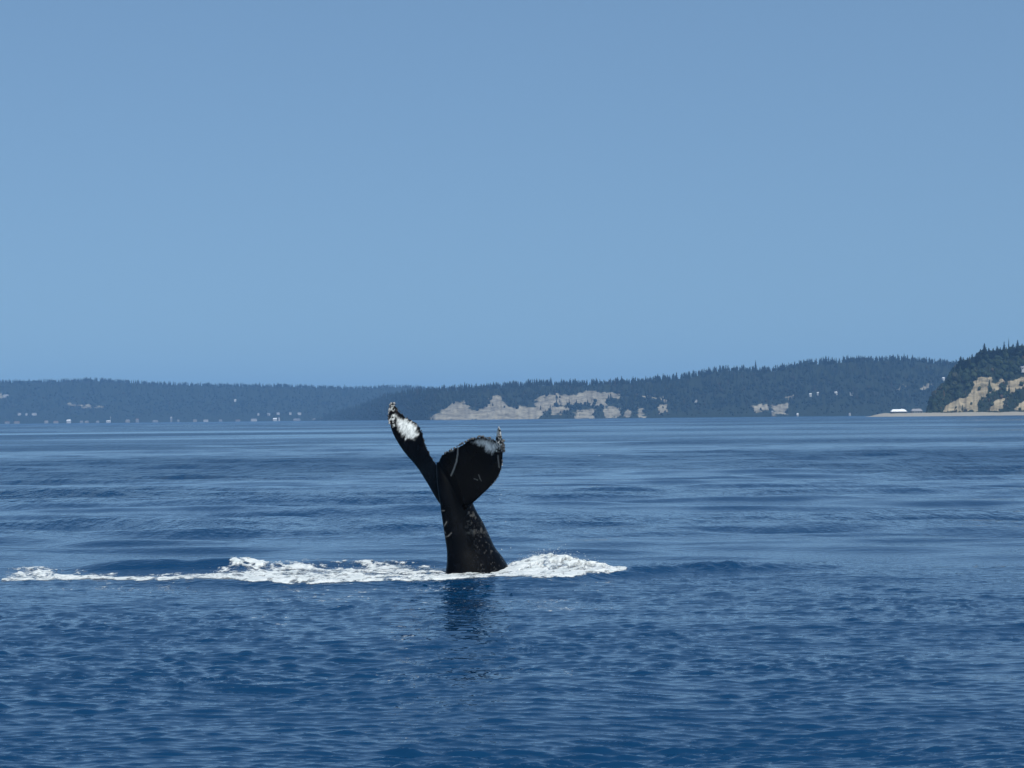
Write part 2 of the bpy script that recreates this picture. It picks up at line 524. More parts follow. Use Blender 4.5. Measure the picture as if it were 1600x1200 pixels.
class Land:
    """a wooded coast: front slope rising from the shoreline, then a plateau"""
    def __init__(self, name, D, depth, ridge_pts, tree_h, polys, mat, shore=None, seed=1, nx=420, nv=60, relief=12.0, far_end=None, jit=1.0):
        self.D, self.depth, self.seed, self.relief = D, depth, seed, relief
        self.far_end = far_end; self.jit = jit
        self.tree_h = tree_h
        self.ridge_pts = ridge_pts
        self.polys = polys
        pxs = np.array([p[0] for p in ridge_pts], float)
        self.x0, self.x1 = pxs.min(), pxs.max()
        v = np.concatenate([[-0.03], np.linspace(0, 1, nv), np.array([1.1, 1.3, 1.8, 2.6])])
        u = np.linspace(self.x0, self.x1, nx)
        U, Vv = np.meshgrid(u, v)
        P = self.point(U, Vv)
        self.obj = mesh_np(name, P.reshape(-1, 3), grid_faces(len(v), nx), mat)
        fattr(self.obj, 'bare', self.bare(P))
        tag(self.obj, kind='structure')
    def dist(self, px):
        d = np.full(np.shape(px), float(self.D))
        if self.far_end:                            # the coast recedes towards this end
            d = d + self.far_end[2] * (1 - smooth(self.far_end[0], self.far_end[1], np.asarray(px, float)))
        return d
    def height(self, px):
        p = interp(px, self.ridge_pts)
        z = unproj(px, p, self.dist(px) + self.depth)[..., 2]
        return np.maximum(z - self.tree_h * 0.85, 0.0)
    def point(self, px, v):
        """px: column (an along-shore coordinate), v: 0 shore .. 1 brow .. beyond"""
        px = np.asarray(px, float); v = np.asarray(v, float)
        H = self.height(px)
        vv = np.clip(v, 0, 1)
        s = vv ** 0.85 * (1 - 0.12 * np.sin(math.pi * vv))
        Z = H * s + np.where(v > 1, 0.02 * (v - 1) * H, 0)
        xs = px * self.D / FPX
        gul = fbm(xs / 60.0, Z / 45.0 + vv * 2, 4, self.seed) - 0.5
        Y = self.dist(px) + self.depth * v + self.relief * 2 * gul * np.sin(math.pi * np.clip(vv, 0.04, 1))
        rib = np.abs(fbm(xs / (self.relief * 2.2), Z / 90.0, 4, self.seed + 8, 0.6) - 0.5) * 2
        Y = Y + self.relief * 2.2 * rib * np.sin(math.pi * np.clip(vv, 0.03, 0.97)) ** 0.5
        Z = Z + np.where(v < 0, -3.0, 0.0) - np.where(v < 0.001, 0.6, 0.0)
        X = unproj(px, np.full(px.shape, 650.0), Y)[..., 0]
        return np.stack([X, Y, Z], -1)
    def bare(self, P):
        a, b = proj(P)
        jx = (fbm(a / 6.0, b / 4.0, 4, 51) - 0.5) * 14 * self.jit
        jy = (fbm(a / 6.0 + 7, b / 4.0, 4, 52) - 0.5) * 9 * self.jit
        m = np.full(a.shape, -99.0)
        for pl in self.polys:
            m = np.maximum(m, poly_sd(a + jx, b + jy, pl))
        return smooth(-4.5, 4.5, m)
    def on_slope(self, px, py):
        """surface point seen at this place of the photograph"""
        vs_ = np.linspace(0.0, 1.0, 200)
        P = self.point(np.full(200, float(px)), vs_)
        a, b = proj(P)
        i = int(np.argmin(np.abs(b - py)))
        return P[i]

RIDGE_A = [(-260, 590), (-100, 592), (0, 593), (50, 593), (100, 591.5), (140, 590), (200, 593), (250, 596), (300, 597.5), (400, 599), (440, 599),
           (500, 601.5), (560, 603), (600, 600), (640, 600.5), (680, 604), (760, 606), (900, 612), (1000, 620)]
RIDGE_B = [(440, 658), (500, 649), (550, 634), (600, 616), (640, 607), (680, 604), (720, 601), (760, 599), (800, 597), (860, 593), (900, 594), (950, 592),
           (1000, 590), (1050, 585), (1080, 581), (1100, 576), (1140, 570.5), (1165, 571.5), (1185, 574), (1220, 570), (1250, 563), (1300, 559), (1350, 556),
           (1400, 555), (1450, 558), (1490, 563), (1540, 566), (1640, 568), (1800, 572)]
RIDGE_C = [(1441, 644), (1447, 638), (1456, 622), (1463, 611), (1481, 591), (1492, 574), (1500, 564), (1519, 559), (1528, 554), (1538, 548),
           (1550, 547), (1569, 545), (1587, 542), (1600, 541), (1650, 535), (1750, 530), (1900, 530)]
BARE_A = [[(108, 631), (124, 631), (144, 635), (143, 639), (126, 635), (108, 633)], [(150, 636), (160, 635), (158, 639)], [(-20, 617), (14, 617), (14, 621), (-20, 621)]]
BARE_B = [[(671, 657), (692, 640), (708, 630), (729, 626), (734, 639), (748, 641), (763, 634), (765, 622), (779, 618), (790, 631), (803, 639), (821, 634), (837, 636),
           (837, 627), (850, 617), (871, 616), (892, 618), (913, 612), (942, 612), (972, 616), (970, 621), (950, 622), (943, 637), (918, 632), (892, 631), (866, 633), (853, 641), (838, 657)],
          [(862, 636), (889, 636), (887, 643), (864, 650)], [(900, 642), (928, 640), (928, 654), (900, 655)], [(942, 637), (969, 637), (970, 653), (944, 653)],
          [(998, 636), (1008, 637), (1008, 652), (996, 651)], [(1003, 618), (1023, 620), (1048, 625), (1044, 629), (1022, 624)], [(1030, 634), (1043, 632), (1042, 645), (1030, 648)],
          [(978, 640), (985, 638), (984, 652), (976, 652)], [(1173, 634), (1198, 632), (1200, 641), (1176, 643)], [(1207, 634), (1232, 631), (1230, 645), (1208, 649)],
          [(1436, 604), (1455, 599), (1456, 605), (1437, 609)], [(1400, 610), (1410, 600), (1414, 600), (1404, 613)], [(1230, 622), (1240, 617), (1242, 619), (1232, 626)]]
BARE_C = [[(1530, 589), (1545, 588), (1553, 596), (1553, 613), (1541, 620), (1530, 627), (1526, 642), (1474, 642), (1478, 633), (1491, 626), (1509, 622), (1516, 614), (1521, 597)],
          [(1552, 600), (1566, 592), (1572, 596), (1560, 609), (1553, 614)], [(1576, 596), (1601, 589), (1650, 590), (1650, 604), (1600, 604), (1585, 612), (1571, 615)],
          [(1546, 642), (1554, 625), (1569, 623), (1566, 637), (1562, 642)], [(1582, 641), (1600, 625), (1660, 620), (1660, 641)]]
land_a = Land('far_coast', 7000.0, 330.0, RIDGE_A, 13.0, BARE_A, M_LAND, seed=21, relief=14)
land_b = Land('wooded_ridge', 4500.0, 190.0, RIDGE_B, 14.0, BARE_B, M_LAND, seed=33, nx=1000, nv=110, relief=10, far_end=(440, 690, 2300.0))
land_c = Land('near_headland', 2500.0, 80.0, RIDGE_C, 11.0, BARE_C, M_LANDN, seed=47, nx=420, nv=110, relief=5, jit=0.6)

# beach spit in front of the near headland
def build_beach():
    pxs = np.linspace(1352, 1900, 160)
    V = []
    prof = [(-10, -0.8), (0, -0.3), (6, 1.0), (14, 2.6), (24, 3.6), (45, 4.0), (80, 4.2), (140, 4.0)]
    for px in pxs:
        k = float(smooth(1350, 1385, px)) * (0.85 + 0.3 * float(vnoise(px / 12.0, 0.5, 8)))
        for (dy, z) in prof:
            Y = 2455 + dy * (0.4 + 0.6 * k) + 10 * math.sin(px / 40.0)
            X = unproj(px, 650, Y)[0]
            V.append((X, Y, z * k - (0.0 if z > 0 else 0.0)))
    V = np.array(V)
    o = mesh_np('beach', V, grid_faces(len(pxs), len(prof))[:, ::-1], M_SAND)
    tag(o, kind='structure')
build_beach()

# ------------------------------------------------------------------ forest (one mass) and single trees on the skyline
def conifer_crowns(P, H, seed, tiers=4, sides=6):
    """many ragged conifers in one array; P (n,3) feet, H (n,) heights"""
    r = np.random.default_rng(seed)
    n = len(P)
    Vs, Fs, T = [], [], []
    tone = r.random(n)
    lean = r.normal(0, 0.02, (n, 2))
    base = 0
    for t in range(tiers):
        f0 = 0.10 + 0.80 * t / tiers
        f1 = min(1.0, f0 + 1.45 / tiers)
        rad = (0.17 * (1 - f0) + 0.02) * r.uniform(0.8, 1.25, n)
        ring = []
        for s in range(sides):
            an = 2 * math.pi * (s + 0.5 * (t % 2)) / sides + r.uniform(0, 0.5, n)
            rr = rad * H * r.uniform(0.65, 1.3, n)
            zz = (f0 + r.uniform(-0.03, 0.03, n)) * H
            ring.append(np.stack([P[:, 0] + np.cos(an) * rr + lean[:, 0] * zz, P[:, 1] + np.sin(an) * rr + lean[:, 1] * zz, P[:, 2] + zz], -1))
        apex = np.stack([P[:, 0] + lean[:, 0] * f1 * H, P[:, 1] + lean[:, 1] * f1 * H, P[:, 2] + f1 * H], -1)
        Vt = np.stack(ring + [apex], 1)
        idx = base + np.arange(n)[:, None] * (sides + 1)
        for s in range(sides):
            Fs.append(np.concatenate([idx + s, idx + (s + 1) % sides, idx + sides], 1))
        Vs.append(Vt.reshape(-1, 3)); T.append(np.repeat(tone, sides + 1))
        base += n * (sides + 1)
    return np.concatenate(Vs), np.concatenate(Fs), np.concatenate(T)

_ico = bmesh.new(); bmesh.ops.create_icosphere(_ico, subdivisions=2, radius=1.0)
ICO_V = np.array([v.co[:] for v in _ico.verts]); ICO_F = np.array([[v.index for v in f.verts] for f in _ico.faces]); _ico.free()
_ico = bmesh.new(); bmesh.ops.create_icosphere(_ico, subdivisions=1, radius=1.0)
ICO1_V = np.array([v.co[:] for v in _ico.verts]); ICO1_F = np.array([[v.index for v in f.verts] for f in _ico.faces]); _ico.free()

def broadleaf_crowns(P, H, seed, base_v=None):
    """ragged rounded crowns: distorted icospheres"""
    r = np.random.default_rng(seed)
    n = len(P)
    bv, bf = ICO_V, ICO_F
    k = len(bv)
    rad = r.uniform(0.30, 0.46, n) * H
    S = np.stack([rad * r.uniform(0.9, 1.3, n), rad * r.uniform(0.9, 1.3, n), 0.5 * H], -1)
    jit = 1 + r.normal(0, 0.16, (n, k))
    V = bv[None] * jit[..., None] * S[:, None, :] + P[:, None, :] + np.array([0, 0, 1.0]) * (0.5 * H)[:, None, None]
    F = bf[None] + (np.arange(n) * k)[:, None, None]
    return V.reshape(-1, 3), F.reshape(-1, 3), np.repeat(r.random(n), k)

def forest(name, land, n, hmin, hmax, seed, label, conif=0.6, vmax=1.35, top=0.88, broad=0.62, mat=None):
    r = np.random.default_rng(seed)
    px = r.uniform(land.x0 + 2, land.x1 - 2, n)
    v = r.uniform(0.015, vmax, n)
    P = land.point(px, v)
    keep = (land.bare(P) < 0.5) | (r.random(n) < 0.03)
    keep &= land.height(px) > 2.0
    keep &= (fbm(px / 14.0, v * 9.0, 3, seed + 3) > 0.30)
    P = P[keep]; px = px[keep]; v = v[keep]
    H = (hmin + (hmax - hmin) * r.random(len(P)) ** 1.4 * (0.5 + fbm(px / 9.0, v * 3, 3, seed + 7))) * (0.55 + 0.45 * smooth(0.0, 0.3, v))
    H = np.minimum(H, 2 + 0.9 * land.height(px))
    P[:, 2] -= 0.5
    isc = r.random(len(P)) < np.where(v > 0.75, top, conif * 0.6)
    a = conifer_crowns(P[isc], H[isc], seed + 1)
    b = broadleaf_crowns(P[~isc], H[~isc] * np.where(v[~isc] > 0.72, broad, 0.55), seed + 2)
    V = np.concatenate([a[0], b[0]]); F = np.concatenate([a[1], b[1] + len(a[0])]); T = np.concatenate([a[2], b[2]])
    o = mesh_np(name, V, F, mat or M_LEAF, smooth_shade=False)
    fattr(o, 'tone', T)
    tag(o, label, 'forest', kind='stuff')
forest('forest', land_a, 7500, 8, 15, 101, 'blue hazy forest covering the low far coast on the left', 0.5)
forest('forest', land_b, 8500, 8, 16, 102, 'dark forest covering the long ridge behind the pale bluffs', 0.6)
forest('forest', land_c, 3600, 5, 12, 103, 'green woods on the near headland at the right edge', 0.45, 1.9, 0.5, 0.9, M_LEAFN)

def single_conifer_mesh(seed, h=1.0):
    """one conifer of unit height, drooping branch tiers of small triangles; returns trunk and crown meshes"""
    r = random.Random(seed)
    V, F, T = [], [], []
    z = 0.12
    while z < 0.985:
        rad = 0.20 * (1 - z) ** 0.9 + 0.012
        nb = max(4, int(9 * (1 - z) + 4))
        a0 = r.uniform(0, 6.28)
        for b in range(nb):
            if r.random() < 0.12: continue
            an = a0 + 6.283 * b / nb + r.uniform(-0.25, 0.25)
            L = rad * r.uniform(0.6, 1.25)
            c, s = math.cos(an), math.sin(an)
            wv = L * r.uniform(0.30, 0.45)
            dz = r.uniform(-0.035, 0.0)
            i = len(V)
            V += [(0, 0, z + 0.035), (c * L * .6 - s * wv, s * L * .6 + c * wv, z + dz * .5), (c * L, s * L, z + dz), (c * L * .6 + s * wv, s * L * .6 - c * wv, z + dz * .5),
                  (c * L * .5, s * L * .5, z - 0.03 + dz)]
            F += [(i, i + 1, i + 2), (i, i + 2, i + 3), (i + 1, i + 4, i + 2), (i + 2, i + 4, i + 3)]
            t = r.random()
            T += [t * 0.8] * 5
        z += 0.045 * r.uniform(0.8, 1.2)
    i = len(V)
    for k in range(5):
        V.append((0.02 * math.cos(k * 1.2566), 0.02 * math.sin(k * 1.2566), 0.93)); T.append(.4)
    V.append((0, 0, 1.0)); T.append(.4)
    F += [(i + k, i + (k + 1) % 5, i + 5) for k in range(5)]
    crown = (np.array(V), np.array(F), np.array(T))
    TV, TF = [], []
    for (zz, rr) in ((-0.03, 0.026), (0.4, 0.016), (0.95, 0.003)):
        for k in range(6):
            TV.append((rr * math.cos(k * 1.0472), rr * math.sin(k * 1.0472), zz))
    for a in range(2):
        for k in range(6):
            TF.append((a * 6 + k, a * 6 + (k + 1) % 6, a * 6 + 6 + (k + 1) % 6, a * 6 + 6 + k))
    return crown, (np.array(TV), np.array(TF))

TREE_PROTO = []
for s in range(4):
    (cv, cf, ct), (tv, tf) = single_conifer_mesh(500 + s)
    c = mesh_np('crown', cv, cf, M_LEAF, False); fattr(c, 'tone', ct)
    t = mesh_np('trunk', tv, tf, M_TRUNK)
    TREE_PROTO.append((c.data, t.data))
    for o in (c, t): bpy.data.objects.remove(o)

def put_tree(land, px, top_py, hm, label, group, wide=1.0, name='conifer_tree', k=0):
    """tree whose top shows at (px, top_py) and whose foot stands on the brow of the land"""
    v = 0.985
    foot = land.point(np.array([px]), np.array([v]))[0]
    top = unproj(px, top_py, foot[1])
    h = max(hm, top[2] - foot[2])
    r = empty(name, (top[0], foot[1], top[2] - h), k * 1.3)
    cm, tm = TREE_PROTO[k % 4]
    for nm, me in (('crown', cm), ('trunk', tm)):
        o = bpy.data.objects.new(nm, me); COL.objects.link(o); o.parent = r
        o.scale = (h * wide, h * wide, h)
    tag(r, label, 'tree', group)
    return r

def ridge_y(pts, px):
    return float(interp(px, pts))

ORD = ['first', 'second', 'third', 'fourth', 'fifth', 'sixth', 'seventh', 'eighth', 'ninth', 'tenth', 'eleventh', 'twelfth', 'thirteenth', 'fourteenth', 'fifteenth', 'sixteenth',
       'seventeenth', 'eighteenth', 'nineteenth', 'twentieth', 'twenty-first', 'twenty-second', 'twenty-third', 'twenty-fourth', 'twenty-fifth', 'twenty-sixth']
# singled-out trees
put_tree(land_b, 1180.5, 562.5, 16, 'tall lone conifer standing out above the ridge dip', None, 0.85, k=1)
put_tree(land_c, 1538, 535.5, 14, 'broad rounded conifer topping the headland\'s left shoulder', None, 1.7, k=0)
put_tree(land_c, 1576, 527, 15, 'slender bare-looking spire tree, thinnest and tallest on the headland', None, 0.35, k=2)
put_tree(land_c, 1569, 533.5, 14, 'pointed dark conifer just left of the thin spire tree', None, 1.2, k=3)
put_tree(land_c, 1590, 531, 15, 'wide dark conifer at the right edge on the headland top', None, 1.7, k=1)
k = 0
for px, dy in ((1501, -5), (1505, -3), (1512, -2), (1519, -4), (1526, -3), (1532, -4), (1545, -3), (1552, -2), (1558, -4), (1563, -2), (1583, -4), (1597, -3)):
    nth = ORD[sorted([1501, 1505, 1512, 1519, 1526, 1532, 1545, 1552, 1558, 1563, 1583, 1597, 1538, 1576, 1569, 1590]).index(px)]
    put_tree(land_c, px, ridge_y(RIDGE_C, px) + dy * 1.5, 11, 'dark conifer on the headland skyline, %s from its left end' % nth, 'conifers along the headland skyline', 2.1 + 1.0 * random.random(), k=k); k += 1
px = 700.0
while px < 1488:
    px += random.choice((4, 5, 6, 9, 12, 18, 26)) + random.uniform(-1.5, 1.5)
    if 1172 < px < 1190: continue
    put_tree(land_b, px, ridge_y(RIDGE_B, px) - random.uniform(-2.5, 4.5), 12, 'small dark conifer on the skyline of the long wooded ridge',
             'conifers along the ridge skyline', random.uniform(0.8, 1.9), k=k); k += 1
for px in list(range(4, 470, 14)):
    px = px + random.uniform(-5, 5)
    put_tree(land_a, px, ridge_y(RIDGE_A, px) - random.uniform(-1.5, 2.5), 13, 'tiny hazy conifer on the skyline of the far left coast',
             'conifers along the far coast skyline', random.uniform(0.9, 1.5), k=k); k += 1

# ------------------------------------------------------------------ houses on the shores
def house(foot, wd, hh, dp, wall, roof, label, group=None, roof_h=0.45, name='house', tall=False, windows=False):
    r = empty(name, tuple(foot))
    bm = bmesh.new()
    def boxm(x0, x1, y0, y1, z0, z1):
        vs_ = [bm.verts.new(p) for p in ((x0, y0, z0), (x1, y0, z0), (x1, y1, z0), (x0, y1, z0), (x0, y0, z1), (x1, y0, z1), (x1, y1, z1), (x0, y1, z1))]
        for f in ((0, 3, 2, 1), (4, 5, 6, 7), (0, 1, 5, 4), (1, 2, 6, 5), (2, 3, 7, 6), (3, 0, 4, 7)):
            bm.faces.new([vs_[i] for i in f])
    def out(nm, mat):
        me = bpy.data.meshes.new(nm); bm.to_mesh(me); bm.clear(); me.materials.append(mat)
        o = bpy.data.objects.new(nm, me); COL.objects.link(o); o.parent = r
        return o
    boxm(-wd / 2, wd / 2, -dp / 2, dp / 2, -3.0, hh)
    boxm(-wd / 2 + wd * .12, -wd / 2 + wd * .40, -dp / 2 - 1.2, -dp / 2 + .5, -3.0, hh * .8)     # bay towards the water
    out('wall', wall)
    rh = hh * roof_h; e = 0.5
    a = [(-wd / 2 - e, -dp / 2 - e, hh - .1), (wd / 2 + e, -dp / 2 - e, hh - .1), (wd / 2 + e, dp / 2 + e, hh - .1), (-wd / 2 - e, dp / 2 + e, hh - .1),
         (-wd / 2 + wd * .1, 0, hh + rh), (wd / 2 - wd * .1, 0, hh + rh)]
    vs_ = [bm.verts.new(p) for p in a]
    for f in ((0, 1, 5, 4), (2, 3, 4, 5), (1, 2, 5), (3, 0, 4), (3, 2, 1, 0)):
        bm.faces.new([vs_[i] for i in f])
    boxm(wd * .2, wd * .2 + .9, .3, 1.2, hh, hh + rh + .7)
    out('roof', roof)
    if windows:
        n = windows
        for i in range(n):
            x = -wd / 2 + wd * (i + .5) / n
            boxm(x - wd / n * .28, x + wd / n * .28, -dp / 2 - (1.26 if -wd / 2 + wd * .12 < x < -wd / 2 + wd * .40 else .06), -dp / 2 + .02, hh * .30, hh * .72)
            out('window', M_GLASS)
    tag(r, label, 'house', group)
    return r

MA = 7000 / FPX; MB_ = 4500 / FPX; MC = 2500 / FPX
GA = 'houses along the far left shore'
LA = 'small pale house at the waterline of the far left shore'
def house_a(px, wpx, hpx, wall, roof, label=LA, group=GA, py=None):
    if py is None:
        p = land_a.point(np.array([float(px)]), np.array([0.012]))[0]; p[2] = 1.2; p[1] -= 6
    else:
        p = land_a.on_slope(px, py); p[1] -= 5
    return house(p, wpx * MA * 0.9, hpx * MA * 0.85, 9, wall, roof, label, group)
house_a(108, 7, 4.2, M_WALLW, M_ROOFW, 'brightest white two-storey house on the left shore', None)
house_a(170, 7, 2.6, M_WALLW, M_ROOFW, 'long low white house below the thin white mast, left shore', None)
house_a(397, 10, 3.0, M_WALLW, M_ROOFG, 'wide white house at the waterline, left of the brightest pair', None)
house_a(430, 7, 3.4, M_WALLW, M_ROOFW, 'bright white house beside a narrow one, left of the fluke', None)
house_a(436.5, 2.5, 4.2, M_WALLW, M_ROOFG, 'narrow white house touching the bright one, left of the fluke', None)
house_a(268, 3, 6.5, M_WALLG, M_ROOFG, 'tall narrow grey house at the left waterline', None)
for px, wp, hp, wm in ((27, 9, 2.6, M_WALLT), (12, 8, 2.4, M_WALLG), (73, 6, 3.2, M_WALLT), (88, 8, 2.6, M_WALLT), (128, 5, 2.4, M_WALLG), (136, 6, 2.4, M_WALLT), (153, 5, 2.2, M_WALLG),
                       (200, 7, 3.4, M_WALLT), (215, 5, 4.4, M_WALLG), (243, 9, 2.2, M_WALLG), (279, 3, 2.6, M_WALLG), (305, 6, 2.6, M_WALLT), (322, 8, 2.6, M_WALLW), (345, 5, 2.2, M_WALLG),
                       (372, 8, 2.0, M_WALLG), (464, 12, 2.4, M_WALLG), (491, 5, 2.4, M_WALLG), (505, 9, 3.2, M_WALLT), (521, 12, 2.6, M_WALLG)):
    nth = ORD[sorted([108, 170, 397, 430, 436.5, 268, 27, 12, 73, 88, 128, 136, 153, 200, 215, 243, 279, 305, 322, 345, 372, 464, 491, 505, 521]).index(px)]
    tone_ = {M_WALLT: 'tan', M_WALLG: 'grey', M_WALLW: 'white'}[wm]
    house_a(px, wp, hp, wm, random.choice((M_ROOFG, M_ROOFG, M_ROOFR)), 'small %s house on the far left waterline, %s from the picture edge' % (tone_, nth))
GB = 'houses on the slope of the far left coast'
LB = 'tiny pale house among trees above the far left shore'
for px, py, wp in ((31, 648, 5), (42, 648, 3), (54, 648, 8), (404, 648, 3), (420, 648, 5), (435, 647, 5), (454, 647, 4), (468, 647, 6)):
    nth = ORD[[31, 42, 54, 404, 420, 435, 454, 468].index(px)]
    house_a(px, wp, 2.2, M_WALLW, M_ROOFG, 'tiny pale house just above the left shore row, %s from the left' % nth, GB, py)
house_a(10, 9, 3.0, M_WALLW, M_ROOFG, 'pale building high on the wooded slope at the left edge', None, 620)
house_a(368, 3.5, 2.2, M_WALLW, M_ROOFW, 'lone white house halfway up the hazy left slope', None, 627)

def house_b(px, py, wpx, hpx, wall, roof, label, group=None):
    p = land_b.on_slope(px, py); p[1] -= 5
    return house(p, wpx * MB_ * 0.9, hpx * MB_ * 0.75, 7, wall, roof, label, group)
GC = 'white houses on the ridge slope'
for px, py, wp in ((1266, 618, 4), (1278, 616, 4), (1306, 615, 4.5), (1330, 616, 5)):
    house_b(px, py, wp, 3.0, M_WALLW, M_ROOFW, 'small white house in trees on the ridge slope, %s of four from the left' % ORD[[1266, 1278, 1306, 1330].index(px)], GC)
house_b(1087, 627, 5, 2.4, M_WALLW, M_ROOFG, 'small pale house right of the bluff on the ridge', None)
house_b(1474, 593, 4.5, 3.2, M_WALLW, M_ROOFW, 'bright white house beside the headland\'s dark left edge', None)
house_b(1245.5, 650, 3, 3.4, M_WALLW, M_ROOFW, 'white hut at the waterline right of the small bluff', None)
house_b(1327, 648.5, 3, 2.8, M_WALLW, M_ROOFG, 'white hut at the waterline left of the beach tip', None)
house_b(1206, 647, 2.6, 4.5, M_WALLT, M_ROOFG, 'narrow tan hut at the foot of the small bluff', None)

p = unproj(1404, 640, 2490.0); p[2] = 3.2
house(p, 23 * MC, 2.6, 10, M_WALLD, M_ROOFW, 'long low beach house with bright white roof on the spit', None, roof_h=0.95, name='beach_house', windows=5)
p = unproj(1432, 640, 2492.0); p[2] = 3.2
house(p, 16 * MC, 3.0, 9, M_WALLG, M_ROOFG, 'grey gabled beach house right of the white-roofed one', None, roof_h=0.8, name='beach_house', windows=4)
p = land_c.on_slope(1598, 578)
house(p + np.array([0, -3, 0]), 7 * MC, 3.0, 7, M_WALLW, M_ROOFG, 'pale house in the trees at the right picture edge', None, windows=2)

# thin white mast at the left shore
def mast():
    p = land_a.point(np.array([173.0]), np.array([0.02]))[0]
    r = empty('flag_mast', (p[0], p[1] - 4, 0.5))
    bm = bmesh.new()
    bmesh.ops.create_cone(bm, cap_ends=True, segments=8, radius1=0.7, radius2=0.4, depth=22.0, matrix=Matrix.Translation((0, 0, 11)))
    me = bpy.data.meshes.new('pole'); bm.to_mesh(me); bm.clear(); me.materials.append(M_WALLW)
    o = bpy.data.objects.new('pole', me); COL.objects.link(o); o.parent = r
    bmesh.ops.create_cone(bm, cap_ends=True, segments=8, radius1=1.4, radius2=0.4, depth=3, matrix=Matrix.Translation((0, 0, 16)))
    me = bpy.data.meshes.new('crow_platform'); bm.to_mesh(me); bm.free(); me.materials.append(M_WALLW)
    o = bpy.data.objects.new('crow_platform', me); COL.objects.link(o); o.parent = r
    tag(r, 'thin white mast rising above the left shore houses', 'mast')
mast()

# ------------------------------------------------------------------ whale
WY = 40.0
LEFT = [  # leading edge, trailing edge, depth of each (metres behind the tail stock), thickness
    ((703, 800), (694, 742), 0.00, 0.00, .30), ((690, 789), (683, 728), 0.05, 0.05, .26), ((670, 757.5), (675.5, 716.5), 0.25, 0.22, .19), ((652, 730.5), (668.5, 703), 0.50, 0.42, .15),
    ((631, 706), (661.5, 683), 0.78, 0.62, .125), ((616, 682.5), (656.5, 668), 1.00, 0.82, .10), ((608.5, 662), (645, 657), 1.15, 1.00, .085), ((606.5, 648), (631, 650), 1.24, 1.16, .07),
    ((607.5, 638), (622, 640), 1.30, 1.25, .055), ((610.5, 631), (617.5, 631), 1.34, 1.32, .04)]
RIGHT = [
    ((706, 812), (686, 742), 0.00, 0.00, .30), ((722, 800), (684, 728), -0.08, 0.02, .27), ((737, 788), (690, 711), -0.28, -0.18, .21), ((752, 774.5), (706, 702.5), -0.52, -0.40, .17),
    ((767, 760), (720, 694.5), -0.78, -0.62, .145), ((778, 746), (736, 686), -1.00, -0.80, .12), ((783.5, 730), (750, 682), -1.16, -0.98, .10), ((785, 715), (762, 684.5), -1.26, -1.12, .085),
    ((785.5, 702), (771, 687), -1.32, -1.22, .07), ((784.5, 685), (776, 680), -1.36, -1.31, .055), ((781.8, 669), (777.8, 669), -1.38, -1.36, .04)]

def spline(vals, n):
    """smooth resampling of rows (Catmull-Rom)"""
    a = np.array(vals, float); m = len(a)
    t = np.linspace(0, m - 1, n); i = np.clip(t.astype(int), 0, m - 2); f = (t - i)[:, None]
    p0 = a[np.clip(i - 1, 0, m - 1)]; p1 = a[i]; p2 = a[i + 1]; p3 = a[np.clip(i + 2, 0, m - 1)]
    return 0.5 * (2 * p1 + (p2 - p0) * f + (2 * p0 - 5 * p1 + 4 * p2 - p3) * f ** 2 + (3 * p1 - p0 - 3 * p2 + p3) * f ** 3)

def fluke(stations, curl, flip, seed):
    rows = []
    for (le, te, dl, dt, th) in stations:
        L = unproj(le[0], le[1], WY + dl); T = unproj(te[0], te[1], WY + dt)
        rows.append(np.concatenate([L, T, [th]]))
    R = spline(rows, 60)
    nv = 26
    ang = np.linspace(0, 2 * math.pi, nv, endpoint=False)
    c = 0.5 - 0.5 * np.cos(ang)                     # 0 leading .. 1 trailing
    sgn = np.sign(np.sin(ang))
    prof = np.sqrt(np.clip(c, 0, 1)) * (1 - c) ** 0.75 * 2.0
    V = np.zeros((60, nv, 3))
    for i in range(60):
        L, T, th = R[i, :3], R[i, 3:6], R[i, 6]
        j0, j1 = max(0, i - 1), min(59, i + 1)
        span = (R[j1, :3] + R[j1, 3:6] - R[j0, :3] - R[j0, 3:6])
        ch = T - L
        nrm = np.cross(span, ch); nrm /= np.linalg.norm(nrm) + 1e-9
        if nrm[1] > 0: nrm = -nrm                   # towards the camera
        # knobbly trailing edge
        knob = 0.06 * (vnoise(i * 0.55, 1.5, seed) - 0.5) * smooth(8, 18, i) + 0.02 * (vnoise(i * 1.3, 4.5, seed) - 0.5)
        chd = ch / (np.linalg.norm(ch) + 1e-9)
        for k_ in range(nv):
            camber = curl * math.sin(math.pi * c[k_]) * np.linalg.norm(ch)
            V[i, k_] = L + ch * c[k_] + chd * knob * c[k_] ** 2 + nrm * (sgn[k_] * prof[k_] * th * 0.5 + camber)
    F = []
    for i in range(59):
        for k_ in range(nv):
            a, b = i * nv + k_, i * nv + (k_ + 1) % nv
            F.append((a, b, b + nv, a + nv))
    V = V.reshape(-1, 3)
    caps = [tuple(range(nv - 1, -1, -1)), tuple(59 * nv + k_ for k_ in range(nv))]
    return V, F, caps

